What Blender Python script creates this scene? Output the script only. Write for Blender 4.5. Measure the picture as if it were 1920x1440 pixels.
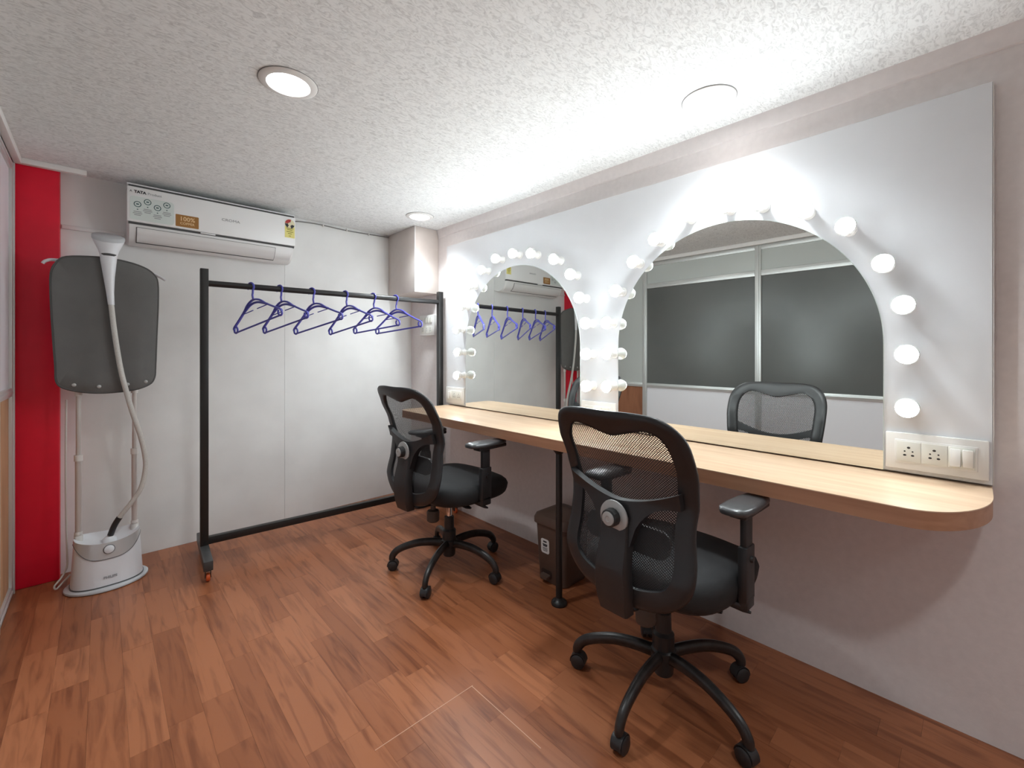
import bpy, bmesh, math, random
from mathutils import Vector, Matrix

for o in list(bpy.data.objects):
    bpy.data.objects.remove(o)
scene = bpy.context.scene
COL = scene.collection
PI = math.pi

# ------------------------------------------------------------------ camera, world, exposure
F_PX = 818.0                      # focal length in pixels of the 1920x1440 frame
cam_data = bpy.data.cameras.new('camera')
cam_data.sensor_fit = 'HORIZONTAL'
cam_data.sensor_width = 36.0
cam_data.lens = F_PX / 1920.0 * 36.0
cam_data.shift_y = -(720.0 - 659.0) / 1920.0
cam_data.clip_start = 0.02
cam = bpy.data.objects.new('camera', cam_data)
COL.objects.link(cam)
cam.location = (0.0, 0.0, 1.2)
cam.rotation_euler = (math.radians(90), 0, math.radians(-43.3))
scene.camera = cam

world = bpy.data.worlds.new('world')
scene.world = world
world.use_nodes = True
world.node_tree.nodes['Background'].inputs[0].default_value = (0.8, 0.85, 0.9, 1)
world.node_tree.nodes['Background'].inputs[1].default_value = 0.3

vs = scene.view_settings
vs.view_transform = 'Standard'
vs.look = 'None'
vs.gamma = 1.0
vs.use_curve_mapping = False
vs.exposure = 3.12
DOWNLIGHT_STRENGTH = 2.5
DOWNLIGHT_BEAM_WATTS = 6.0
BULB_STRENGTH = 11.0

# ------------------------------------------------------------------ room numbers (metres)
XL, XR = -0.316, 1.975            # left partition face, mirror-wall face
YB, YF = 3.38, -2.90              # back wall face, wall behind the camera
ZC = 2.17                         # ceiling
PX = 1.950                        # front of the white vanity panel
ZT = 0.790                        # counter top

# ------------------------------------------------------------------ materials
def new_mat(name):
    m = bpy.data.materials.new(name)
    m.use_nodes = True
    nt = m.node_tree
    return m, nt, nt.nodes['Principled BSDF']

def N(nt, t, **kw):
    n = nt.nodes.new(t)
    for k, v in kw.items():
        setattr(n, k, v)
    return n

def simple(name, col, rough=0.5, metal=0.0, spec=0.5, noise=0.0, nscale=20.0, bump=0.0, bscale=200.0, coat=0.0, stretch=None):
    m, nt, b = new_mat(name)
    b.inputs['Base Color'].default_value = (*col, 1)
    b.inputs['Roughness'].default_value = rough
    b.inputs['Metallic'].default_value = metal
    b.inputs['Specular IOR Level'].default_value = spec
    b.inputs['Coat Weight'].default_value = coat
    geo = N(nt, 'ShaderNodeNewGeometry')
    vec = geo.outputs['Position']
    if stretch:
        mp = N(nt, 'ShaderNodeVectorMath', operation='MULTIPLY')
        mp.inputs[1].default_value = stretch
        nt.links.new(vec, mp.inputs[0]); vec = mp.outputs[0]
    if noise > 0:
        n = N(nt, 'ShaderNodeTexNoise'); n.inputs['Scale'].default_value = nscale
        n.inputs['Detail'].default_value = 4
        nt.links.new(vec, n.inputs['Vector'])
        mr = N(nt, 'ShaderNodeMapRange')
        mr.inputs[1].default_value = 0.3; mr.inputs[2].default_value = 0.7
        mr.inputs[3].default_value = 1 - noise; mr.inputs[4].default_value = 1 + noise
        nt.links.new(n.outputs[0], mr.inputs[0])
        mx = N(nt, 'ShaderNodeVectorMath', operation='SCALE')
        mx.inputs[0].default_value = col
        nt.links.new(mr.outputs[0], mx.inputs['Scale'])
        nt.links.new(mx.outputs[0], b.inputs['Base Color'])
    if bump > 0:
        n2 = N(nt, 'ShaderNodeTexNoise'); n2.inputs['Scale'].default_value = bscale
        n2.inputs['Detail'].default_value = 3
        nt.links.new(vec, n2.inputs['Vector'])
        bp = N(nt, 'ShaderNodeBump'); bp.inputs['Strength'].default_value = bump
        bp.inputs['Distance'].default_value = 0.002
        nt.links.new(n2.outputs[0], bp.inputs['Height'])
        nt.links.new(bp.outputs[0], b.inputs['Normal'])
    return m

def emit(name, col, strength):
    m = bpy.data.materials.new(name); m.use_nodes = True
    nt = m.node_tree; nt.nodes.clear()
    e = N(nt, 'ShaderNodeEmission'); e.inputs[0].default_value = (*col, 1); e.inputs[1].default_value = strength
    o = N(nt, 'ShaderNodeOutputMaterial'); nt.links.new(e.outputs[0], o.inputs[0])
    return m

def plank_material():
    m, nt, b = new_mat('laminate_plank')
    oi = N(nt, 'ShaderNodeObjectInfo')
    geo = N(nt, 'ShaderNodeNewGeometry')
    off = N(nt, 'ShaderNodeMath', operation='MULTIPLY'); off.inputs[1].default_value = 37.0
    nt.links.new(oi.outputs['Random'], off.inputs[0])
    cmb = N(nt, 'ShaderNodeCombineXYZ')
    for i in range(3): nt.links.new(off.outputs[0], cmb.inputs[i])
    st = N(nt, 'ShaderNodeVectorMath', operation='MULTIPLY'); st.inputs[1].default_value = (34, 3.2, 1)
    nt.links.new(geo.outputs['Position'], st.inputs[0])
    ad = N(nt, 'ShaderNodeVectorMath', operation='ADD')
    nt.links.new(st.outputs[0], ad.inputs[0]); nt.links.new(cmb.outputs[0], ad.inputs[1])
    n1 = N(nt, 'ShaderNodeTexNoise'); n1.inputs['Scale'].default_value = 1.0; n1.inputs['Detail'].default_value = 5
    n1.inputs['Distortion'].default_value = 0.9
    nt.links.new(ad.outputs[0], n1.inputs['Vector'])
    st2 = N(nt, 'ShaderNodeVectorMath', operation='MULTIPLY'); st2.inputs[1].default_value = (9, 2.6, 1)
    nt.links.new(geo.outputs['Position'], st2.inputs[0])
    ad2 = N(nt, 'ShaderNodeVectorMath', operation='ADD')
    nt.links.new(st2.outputs[0], ad2.inputs[0]); nt.links.new(cmb.outputs[0], ad2.inputs[1])
    n2 = N(nt, 'ShaderNodeTexNoise'); n2.inputs['Scale'].default_value = 1.0; n2.inputs['Detail'].default_value = 3
    nt.links.new(ad2.outputs[0], n2.inputs['Vector'])
    r1 = N(nt, 'ShaderNodeValToRGB')
    e = r1.color_ramp.elements
    e[0].position = 0.0; e[0].color = (0.250, 0.080, 0.032, 1)
    e[1].position = 1.0; e[1].color = (0.425, 0.160, 0.072, 1)
    k = e.new(0.5); k.color = (0.340, 0.118, 0.050, 1)
    sm = N(nt, 'ShaderNodeMath', operation='MULTIPLY_ADD'); sm.inputs[1].default_value = 0.75; 
    nt.links.new(oi.outputs['Random'], sm.inputs[0])
    s3 = N(nt, 'ShaderNodeMath', operation='MULTIPLY'); s3.inputs[1].default_value = 0.25
    nt.links.new(n2.outputs[0], s3.inputs[0]); nt.links.new(s3.outputs[0], sm.inputs[2])
    nt.links.new(sm.outputs[0], r1.inputs[0])
    r2 = N(nt, 'ShaderNodeValToRGB')
    e = r2.color_ramp.elements
    e[0].position = 0.31; e[0].color = (0.46, 0.38, 0.36, 1)
    e[1].position = 0.53; e[1].color = (1, 1, 1, 1)
    nt.links.new(n1.outputs[0], r2.inputs[0])
    mx = N(nt, 'ShaderNodeMix', data_type='RGBA', blend_type='MULTIPLY'); mx.inputs[0].default_value = 0.75
    nt.links.new(r1.outputs[0], mx.inputs[6]); nt.links.new(r2.outputs[0], mx.inputs[7])
    nt.links.new(mx.outputs[2], b.inputs['Base Color'])
    b.inputs['Roughness'].default_value = 0.33
    b.inputs['Specular IOR Level'].default_value = 0.42
    bp = N(nt, 'ShaderNodeBump'); bp.inputs['Strength'].default_value = 0.12; bp.inputs['Distance'].default_value = 0.001
    nt.links.new(n1.outputs[0], bp.inputs['Height']); nt.links.new(bp.outputs[0], b.inputs['Normal'])
    return m

def wood_material(name, c0, c1, axis_scale, rough=0.35, seed=0.0):
    m, nt, b = new_mat(name)
    geo = N(nt, 'ShaderNodeNewGeometry')
    st = N(nt, 'ShaderNodeVectorMath', operation='MULTIPLY_ADD')
    st.inputs[1].default_value = axis_scale; st.inputs[2].default_value = (seed, seed, seed)
    nt.links.new(geo.outputs['Position'], st.inputs[0])
    n1 = N(nt, 'ShaderNodeTexNoise'); n1.inputs['Scale'].default_value = 1.0; n1.inputs['Detail'].default_value = 5
    n1.inputs['Distortion'].default_value = 0.6
    nt.links.new(st.outputs[0], n1.inputs['Vector'])
    r = N(nt, 'ShaderNodeValToRGB'); e = r.color_ramp.elements
    e[0].position = 0.3; e[0].color = (*c0, 1); e[1].position = 0.7; e[1].color = (*c1, 1)
    nt.links.new(n1.outputs[0], r.inputs[0]); nt.links.new(r.outputs[0], b.inputs['Base Color'])
    b.inputs['Roughness'].default_value = rough
    return m

def ceiling_material():
    m, nt, b = new_mat('textured_ceiling_paper')
    geo = N(nt, 'ShaderNodeNewGeometry')
    st = N(nt, 'ShaderNodeVectorMath', operation='MULTIPLY'); st.inputs[1].default_value = (27, 58, 20)
    nt.links.new(geo.outputs['Position'], st.inputs[0])
    n1 = N(nt, 'ShaderNodeTexNoise'); n1.inputs['Scale'].default_value = 1.0; n1.inputs['Detail'].default_value = 5
    n1.inputs['Distortion'].default_value = 2.2; n1.inputs['Roughness'].default_value = 0.6
    nt.links.new(st.outputs[0], n1.inputs['Vector'])
    r = N(nt, 'ShaderNodeValToRGB'); e = r.color_ramp.elements
    e[0].position = 0.33; e[0].color = (0.60, 0.61, 0.605, 1)
    e[1].position = 0.55; e[1].color = (0.84, 0.855, 0.85, 1)
    nt.links.new(n1.outputs[0], r.inputs[0])
    nt.links.new(r.outputs[0], b.inputs['Base Color'])
    b.inputs['Roughness'].default_value = 0.8
    bp = N(nt, 'ShaderNodeBump'); bp.inputs['Strength'].default_value = 0.3; bp.inputs['Distance'].default_value = 0.004
    nt.links.new(n1.outputs[0], bp.inputs['Height']); nt.links.new(bp.outputs[0], b.inputs['Normal'])
    return m

def mesh_fabric_material():
    m, nt, b = new_mat('black_mesh_fabric')
    b.inputs['Base Color'].default_value = (0.035, 0.034, 0.036, 1)
    b.inputs['Roughness'].default_value = 0.7
    tc = N(nt, 'ShaderNodeTexCoord')
    sp = N(nt, 'ShaderNodeSeparateXYZ'); nt.links.new(tc.outputs['Object'], sp.inputs[0])
    def wave(ky, kz):
        a = N(nt, 'ShaderNodeMath', operation='MULTIPLY'); a.inputs[1].default_value = ky
        nt.links.new(sp.outputs['Y'], a.inputs[0])
        c = N(nt, 'ShaderNodeMath', operation='MULTIPLY_ADD'); c.inputs[1].default_value = kz
        nt.links.new(sp.outputs['Z'], c.inputs[0]); nt.links.new(a.outputs[0], c.inputs[2])
        s = N(nt, 'ShaderNodeMath', operation='SINE'); nt.links.new(c.outputs[0], s.inputs[0])
        return s.outputs[0]
    k = 2 * PI / 0.0075
    w1 = wave(-0.75 * k, 1.0 * k); w2 = wave(0.9 * k, 0.9 * k)
    g1 = N(nt, 'ShaderNodeMath', operation='LESS_THAN'); g1.inputs[1].default_value = -0.12; nt.links.new(w1, g1.inputs[0])
    g2 = N(nt, 'ShaderNodeMath', operation='LESS_THAN'); g2.inputs[1].default_value = 0.55; nt.links.new(w2, g2.inputs[0])
    hole = N(nt, 'ShaderNodeMath', operation='MULTIPLY'); nt.links.new(g1.outputs[0], hole.inputs[0]); nt.links.new(g2.outputs[0], hole.inputs[1])
    al = N(nt, 'ShaderNodeMath', operation='SUBTRACT'); al.inputs[0].default_value = 1.0; nt.links.new(hole.outputs[0], al.inputs[1])
    nt.links.new(al.outputs[0], b.inputs['Alpha'])
    return m

M = {}
M['plank'] = plank_material()
M['subfloor'] = simple('subfloor', (0.10, 0.05, 0.03), 0.8)
M['seam'] = simple('floor_seam', (0.62, 0.36, 0.24), 0.5)
M['wall_white'] = simple('white_wall_board', (0.80, 0.80, 0.785), 0.6, noise=0.035, nscale=5.0, bump=0.08, bscale=60)
M['wall_joint'] = simple('wall_joint', (0.50, 0.49, 0.47), 0.8)
M['wall_mauve'] = simple('warm_grey_wall_paint', (0.80, 0.745, 0.73), 0.7, noise=0.03, nscale=40.0, bump=0.15, bscale=120)
M['ceiling'] = ceiling_material()
M['red'] = simple('red_paint', (0.75, 0.004, 0.030), 0.45, noise=0.04, nscale=12.0)
M['trim_white'] = simple('white_trim', (0.78, 0.75, 0.73), 0.5)
M['panel_white'] = simple('white_laminate', (0.74, 0.75, 0.77), 0.35, noise=0.015, nscale=6)
M['panel_edge'] = simple('white_laminate_edge', (0.80, 0.77, 0.73), 0.5)
M['duct'] = simple('cream_board', (0.66, 0.59, 0.55), 0.5, noise=0.02)
M['alu'] = simple('aluminium_profile', (0.66, 0.67, 0.66), 0.38, metal=0.55)
M['pane_grey'] = simple('grey_filmed_glass', (0.105, 0.107, 0.103), 0.28, noise=0.10, nscale=2.2)
M['pane_clear'] = simple('pale_frosted_glass', (0.50, 0.52, 0.50), 0.3)
M['panel_lav'] = simple('lavender_white_laminate', (0.76, 0.755, 0.79), 0.4)
M['panel_wood'] = wood_material('brown_wood_panel', (0.23, 0.085, 0.04), (0.36, 0.15, 0.075), (14, 14, 2.0), 0.5)
M['panel_tan'] = wood_material('tan_wood_panel', (0.42, 0.24, 0.12), (0.58, 0.36, 0.2), (9, 9, 1.2), 0.5, 3.0)
M['counter'] = wood_material('pale_birch_laminate', (0.60, 0.40, 0.255), (0.72, 0.53, 0.37), (30, 2.2, 30), 0.28, 5.0)
M['counter_edge'] = wood_material('brown_edge_band', (0.36, 0.17, 0.095), (0.47, 0.245, 0.145), (20, 2.5, 40), 0.45, 9.0)
mm, nt_, b_ = new_mat('mirror_silver')
b_.inputs['Base Color'].default_value = (0.80, 0.825, 0.80, 1); b_.inputs['Metallic'].default_value = 1.0; b_.inputs['Roughness'].default_value = 0.0
M['mirror'] = mm
M['mirror_edge'] = simple('ground_glass_edge', (0.62, 0.66, 0.64), 0.25)
M['bulb'] = emit('lit_globe', (0.88, 0.965, 1.0), BULB_STRENGTH)
M['socket_white'] = simple('white_plastic', (0.80, 0.80, 0.78), 0.35)
M['plate_white'] = simple('white_switch_plastic', (0.82, 0.81, 0.78), 0.3)
M['plate_inner'] = simple('ivory_switch_plastic', (0.76, 0.76, 0.70), 0.3)
M['dark_hole'] = simple('dark_hole', (0.02, 0.02, 0.02), 0.6)
M['light_disc'] = emit('downlight_diffuser', (1.0, 0.985, 0.965), DOWNLIGHT_STRENGTH)
M['light_ring'] = simple('downlight_ring', (0.78, 0.77, 0.75), 0.4)
M['black_plastic'] = simple('black_plastic', (0.019, 0.018, 0.019), 0.42, bump=0.06, bscale=900)
M['black_fabric'] = simple('black_seat_fabric', (0.012, 0.012, 0.013), 0.75, bump=0.25, bscale=700)
M['black_base'] = simple('worn_black_base', (0.020, 0.016, 0.015), 0.35, noise=0.5, nscale=25)
M['mesh_fabric'] = mesh_fabric_material()
M['chrome'] = simple('chrome', (0.80, 0.80, 0.80), 0.15, metal=1.0)
M['knob_silver'] = simple('silver_plastic', (0.42, 0.42, 0.41), 0.35, metal=0.3)
M['armpad'] = simple('grey_black_arm_pad', (0.055, 0.055, 0.057), 0.28)
M['tension'] = simple('dusty_brown_knob', (0.085, 0.06, 0.045), 0.6)
M['black_metal'] = simple('black_painted_steel', (0.014, 0.013, 0.013), 0.38)
M['grey_black_metal'] = simple('dusty_black_steel', (0.05, 0.05, 0.05), 0.4)
M['orange'] = simple('orange_caster', (0.62, 0.10, 0.02), 0.35)
M['hanger'] = simple('blue_violet_plastic', (0.085, 0.085, 0.42), 0.32)
M['bin'] = simple('brown_bin_plastic', (0.105, 0.066, 0.050), 0.45)
M['bin_dark'] = simple('dark_brown_plastic', (0.035, 0.020, 0.016), 0.5)
M['sticker'] = simple('white_sticker', (0.75, 0.75, 0.74), 0.5)
M['ink'] = simple('black_ink', (0.03, 0.03, 0.035), 0.6)
M['ink_grey'] = simple('grey_ink', (0.30, 0.31, 0.32), 0.6)
M['ink_teal'] = simple('dark_teal_ink', (0.06, 0.12, 0.12), 0.6)
M['ac_white'] = simple('ac_white_plastic', (0.86, 0.86, 0.855), 0.35)
M['ac_lower'] = simple('ac_lower_plastic', (0.74, 0.73, 0.72), 0.4)
M['ac_gap'] = simple('ac_dark_gap', (0.07, 0.07, 0.07), 0.7)
M['sticker_mint'] = simple('pale_mint_sticker', (0.66, 0.72, 0.69), 0.35)
M['copper'] = simple('copper_badge', (0.36, 0.17, 0.045), 0.4, metal=0.25)
M['gold_ink'] = simple('pale_gold_ink', (0.78, 0.55, 0.30), 0.4)
M['yellow'] = simple('yellow_label', (0.82, 0.74, 0.25), 0.5)
M['label_red'] = simple('label_red', (0.42, 0.03, 0.03), 0.5)
M['label_cream'] = simple('label_cream', (0.80, 0.74, 0.50), 0.5)
M['label_olive'] = simple('label_olive_ink', (0.30, 0.26, 0.05), 0.5)
M['steamer_white'] = simple('steamer_white_plastic', (0.74, 0.75, 0.78), 0.3)
M['steamer_silver'] = simple('steamer_silver_plastic', (0.56, 0.56, 0.56), 0.3, metal=0.35)
M['steamer_base'] = simple('steamer_grey_base', (0.52, 0.53, 0.55), 0.4)
M['steamer_seam'] = simple('steamer_dark_seam', (0.11, 0.115, 0.12), 0.5)
M['board_grey'] = simple('grey_board_fabric', (0.135, 0.133, 0.128), 0.8, noise=0.06, nscale=9, bump=0.3, bscale=500)
M['board_trim'] = simple('dark_grey_binding', (0.085, 0.083, 0.08), 0.7)
M['hose'] = simple('woven_hose', (0.60, 0.585, 0.55), 0.6, noise=0.10, nscale=260, bump=0.4, bscale=420)
M['pole'] = simple('champagne_pole', (0.62, 0.575, 0.545), 0.32, metal=0.35)
M['pole_clip'] = simple('white_pole_clip', (0.72, 0.69, 0.66), 0.4)
M['cord'] = simple('grey_cord', (0.22, 0.21, 0.20), 0.5)
M['cord_white'] = simple('white_cord', (0.68, 0.66, 0.62), 0.5)
M['rim_shade'] = simple('grey_rim_shade', (0.22, 0.22, 0.22), 0.6)  # grey painted in as the shadow line round the downlight rims

# ------------------------------------------------------------------ object helpers
def obj(name, bm, mat, parent=None, angle=35, loc=None, rot=None):
    me = bpy.data.meshes.new(name)
    bmesh.ops.recalc_face_normals(bm, faces=bm.faces)
    bm.to_mesh(me); bm.free()
    me.materials.append(M[mat] if isinstance(mat, str) else mat)
    for p in me.polygons: p.use_smooth = True
    me.set_sharp_from_angle(angle=math.radians(angle))
    o = bpy.data.objects.new(name, me)
    COL.objects.link(o)
    if parent is not None: o.parent = parent
    if loc is not None: o.location = loc
    if rot is not None: o.rotation_euler = rot
    return o

def tag(o, label=None, cat=None, group=None, kind=None):
    if label: o['label'] = label
    if cat: o['category'] = cat
    if group: o['group'] = group
    if kind: o['kind'] = kind
    return o

def thing(name, label, cat, loc=(0, 0, 0), rz=0.0, group=None):
    o = bpy.data.objects.new(name, None)
    o.empty_display_size = 0.05
    COL.objects.link(o); o.location = loc; o.rotation_euler = (0, 0, rz)
    return tag(o, label, cat, group)

def copy_tree(o, parent=None):
    c = o.copy(); COL.objects.link(c); c.parent = parent
    for ch in list(o.children):
        copy_tree(ch, c)
    return c

def B(): return bmesh.new()

def box(bm, x0, x1, y0, y1, z0, z1, bev=0.0, seg=2, mat=None):
    vs_ = [bm.verts.new((x, y, z)) for x in (x0, x1) for y in (y0, y1) for z in (z0, z1)]
    idx = [(0, 1, 3, 2), (4, 6, 7, 5), (0, 4, 5, 1), (2, 3, 7, 6), (0, 2, 6, 4), (1, 5, 7, 3)]
    fs = [bm.faces.new([vs_[i] for i in f]) for f in idx]
    if mat is not None:
        for v in vs_: v.co = mat @ v.co
    if bev > 0:
        es = list({e for f in fs for e in f.edges})
        bmesh.ops.bevel(bm, geom=es, offset=bev, segments=seg, profile=0.5, affect='EDGES')
    return bm

def bxo(name, x0, x1, y0, y1, z0, z1, mat, parent=None, bev=0.0, seg=2):
    return obj(name, box(B(), x0, x1, y0, y1, z0, z1, bev, seg), mat, parent)

def frame_from(t, up):
    t = t.normalized()
    s = t.cross(up)
    if s.length < 1e-5: s = t.cross(Vector((1, 0, 0)))
    s.normalize(); u = s.cross(t).normalized()
    return s, u

def tube(bm, pts, r, seg=10, closed=False, rz=None, up=None, cap=True):
    """sweep an ellipse (r wide, rz high) along pts; r may be a list"""
    P = [Vector(p) for p in pts]; n = len(P)
    rs = r if isinstance(r, (list, tuple)) else [r] * n
    rzs = rs if rz is None else (rz if isinstance(rz, (list, tuple)) else [rz] * n)
    rings = []; s = u = None
    for i in range(n):
        if closed: t = P[(i + 1) % n] - P[i - 1]
        else: t = P[min(i + 1, n - 1)] - P[max(i - 1, 0)]
        t.normalize()
        if up is not None:
            s, u = frame_from(t, Vector(up))
        elif s is None:
            s, u = frame_from(t, Vector((0, 0, 1)) if abs(t.z) < 0.9 else Vector((0, 1, 0)))
        else:
            s = (s - t * s.dot(t)).normalized(); u = s.cross(t).normalized()
        rings.append([bm.verts.new(P[i] + s * rs[i] * math.cos(2 * PI * k / seg) + u * rzs[i] * math.sin(2 * PI * k / seg)) for k in range(seg)])
    m = n if closed else n - 1
    for i in range(m):
        a, b = rings[i], rings[(i + 1) % n]
        for k in range(seg):
            bm.faces.new((a[k], a[(k + 1) % seg], b[(k + 1) % seg], b[k]))
    if cap and not closed:
        bm.faces.new(rings[0][::-1]); bm.faces.new(rings[-1])
    return bm

def lathe(bm, prof, seg=24, mat=None):
    """prof: list of (r, z) from bottom to top, revolved about z, then transformed"""
    rings = []
    for r, z in prof:
        if r < 1e-6: rings.append([bm.verts.new((0, 0, z))])
        else: rings.append([bm.verts.new((r * math.cos(2 * PI * k / seg), r * math.sin(2 * PI * k / seg), z)) for k in range(seg)])
    for a, b in zip(rings, rings[1:]):
        for k in range(seg):
            q = (k + 1) % seg
            if len(a) == 1 and len(b) == 1: continue
            if len(a) == 1: bm.faces.new((a[0], b[q], b[k]))
            elif len(b) == 1: bm.faces.new((a[k], a[q], b[0]))
            else: bm.faces.new((a[k], a[q], b[q], b[k]))
    if len(rings[0]) > 1: bm.faces.new(rings[0][::-1])
    if len(rings[-1]) > 1: bm.faces.new(rings[-1])
    if mat is not None:
        for ring in rings:
            for v in ring: v.co = mat @ v.co
    return bm

def loft(bm, sections, cap=True, closed_ring=True):
    rings = [[bm.verts.new(p) for p in s] for s in sections]
    n = len(rings[0])
    for a, b in zip(rings, rings[1:]):
        for k in range(n if closed_ring else n - 1):
            q = (k + 1) % n
            bm.faces.new((a[k], a[q], b[q], b[k]))
    if cap and closed_ring:
        bm.faces.new(rings[0][::-1]); bm.faces.new(rings[-1])
    return bm

def prism(bm, outline, fn, d0, d1, bev=0.0, seg=2):
    """outline: 2D points; fn(a, b, d) -> 3D; extruded from d0 to d1"""
    A = [bm.verts.new(fn(a, b, d0)) for a, b in outline]
    C = [bm.verts.new(fn(a, b, d1)) for a, b in outline]
    n = len(A); es = []
    f0 = bm.faces.new(A[::-1]); f1 = bm.faces.new(C)
    for k in range(n):
        bm.faces.new((A[k], A[(k + 1) % n], C[(k + 1) % n], C[k]))
    if bev > 0:
        bmesh.ops.bevel(bm, geom=list(f0.edges) + list(f1.edges), offset=bev, segments=seg, profile=0.5, affect='EDGES')
    return bm

def catmull(pts, n=6, closed=False):
    P = [Vector(p) for p in pts]; out = []; m = len(P)
    rng = range(m if closed else m - 1)
    for i in rng:
        if closed: p0, p1, p2, p3 = P[i - 1], P[i], P[(i + 1) % m], P[(i + 2) % m]
        else: p0, p1, p2, p3 = P[max(i - 1, 0)], P[i], P[i + 1], P[min(i + 2, m - 1)]
        for k in range(n):
            t = k / n
            out.append(0.5 * ((2 * p1) + (p2 - p0) * t + (2 * p0 - 5 * p1 + 4 * p2 - p3) * t * t + (3 * p1 - p0 - 3 * p2 + p3) * t ** 3))
    if not closed: out.append(P[-1].copy())
    return out

def rrect(a0, a1, b0, b1, r, n=5):
    pts = []
    for cx, cy, s in ((a1 - r, b1 - r, 0), (a0 + r, b1 - r, 90), (a0 + r, b0 + r, 180), (a1 - r, b0 + r, 270)):
        for k in range(n + 1):
            t = math.radians(s + 90 * k / n)
            pts.append((cx + r * math.cos(t), cy + r * math.sin(t)))
    return pts

def text_obj(name, body, size, mat, parent, loc, rot, bold=0.0, depth=0.0004, sx=1.0):
    cu = bpy.data.curves.new(name, 'FONT')
    cu.body = body; cu.size = size; cu.align_x = 'CENTER'; cu.align_y = 'CENTER'
    cu.extrude = depth; cu.offset = bold; cu.resolution_u = 3
    t = bpy.data.objects.new(name, cu); COL.objects.link(t)
    dg = bpy.context.evaluated_depsgraph_get(); dg.update()
    me = bpy.data.meshes.new_from_object(t.evaluated_get(dg))
    bpy.data.objects.remove(t)
    me.materials.clear(); me.materials.append(M[mat])
    o = bpy.data.objects.new(name, me); COL.objects.link(o)
    o.parent = parent; o.location = loc; o.rotation_euler = rot; o.scale = (sx, 1, 1)
    return o

ROT_FRONT = (PI / 2, 0, 0)            # text that faces -Y
ROT_LEFT = (PI / 2, 0, -PI / 2)       # text that faces -X
def struct(o): o['kind'] = 'structure'; return o
AX_Y = Matrix.Rotation(PI / 2, 4, 'X')          # lathe z axis -> -Y
AX_X = Matrix.Rotation(-PI / 2, 4, 'Y')         # lathe z axis -> -X

# ================================================================== THE ROOM
# floor: slab with individual laminate strips
floor = struct(bxo('floor', XL - 0.1, XR + 0.1, YF - 0.1, YB + 0.1, -0.10, -0.008, 'subfloor'))
random.seed(11)
unit = B(); box(unit, 0, 1, 0, 1, -0.008, 0.0)
plank_mesh = None
W = 0.0945; GAP = 0.0004
x = XL
while x < XR - 0.005:
    x1 = min(x + W, XR)
    y = YF
    first = True
    while y < YB - 0.001:
        L = random.choice((0.26, 0.36, 0.44, 0.52, 0.62, 0.70))
        if first: L *= random.uniform(0.25, 1.0); first = False
        y1 = min(y + L, YB)
        if YB - y1 < 0.08: y1 = YB
        if plank_mesh is None:
            p = obj('plank', unit, 'plank', floor); plank_mesh = p.data
        else:
            p = bpy.data.objects.new('plank', plank_mesh); COL.objects.link(p); p.parent = floor
        p.location = (x + GAP / 2, y + GAP / 2, random.uniform(-0.0003, 0.0))
        p.scale = (x1 - x - GAP, y1 - y - GAP, 1)
        y = y1
    x = x1
# cut lines of the patched piece of flooring
bxo('seam_strip', 0.60, 0.972, 1.236, 1.2385, -0.002, 0.0006, 'seam', floor)
bxo('seam_strip', 0.9665, 0.969, 0.90, 1.236, -0.002, 0.0006, 'seam', floor)

ceiling = struct(bxo('ceiling', XL - 0.1, XR + 0.1, YF - 0.1, YB + 0.1, ZC, ZC + 0.1, 'ceiling'))

wall_back = struct(bxo('wall_back', XL - 0.1, XR + 0.1, YB + 0.012, YB + 0.12, 0, ZC, 'wall_joint'))
bxo('wall_board', XL, 0.9545, YB, YB + 0.012, 0, ZC, 'wall_white', wall_back)
bxo('wall_board', 0.9565, XR, YB + 0.0008, YB + 0.012, 0, ZC, 'wall_white', wall_back)
wall_right = struct(bxo('wall_right', XR, XR + 0.12, YF - 0.1, YB + 0.12, 0, ZC, 'wall_mauve'))
wall_front = struct(bxo('wall_front', XL - 0.1, XR + 0.1, YF - 0.12, YF, 0, ZC, 'wall_white'))

# shadow-line batten between mirror wall and ceiling
bm = B()
prism(bm, [(XR, ZC - 0.062), (XR - 0.006, ZC - 0.058), (XR - 0.02, ZC), (XR, ZC)], lambda a, b, d: (a, d, b), YF, 2.95)
struct(obj('trim_1', bm, 'wall_mauve'))
# white ceiling moulding over the red pillar and along the partition
struct(bxo('trim_2', XL, -0.055, 3.265, 3.30, ZC - 0.028, ZC, 'trim_white', bev=0.004))
struct(bxo('trim_3', XL, XL + 0.028, YF, 3.265, ZC - 0.035, ZC, 'trim_white', bev=0.004))
# ledge on the back wall between pillar and air conditioner
bm = B(); box(bm, -0.155, 0.10, YB - 0.012, YB, 1.862, 1.884, 0.004)
struct(obj('trim_4', bm, 'wall_white'))

# red pillar in the corner
pillar = struct(obj('pillar', box(B(), XL - 0.05, -0.158, 3.30, YB + 0.005, 0, ZC, 0.006), 'red'))

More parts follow.
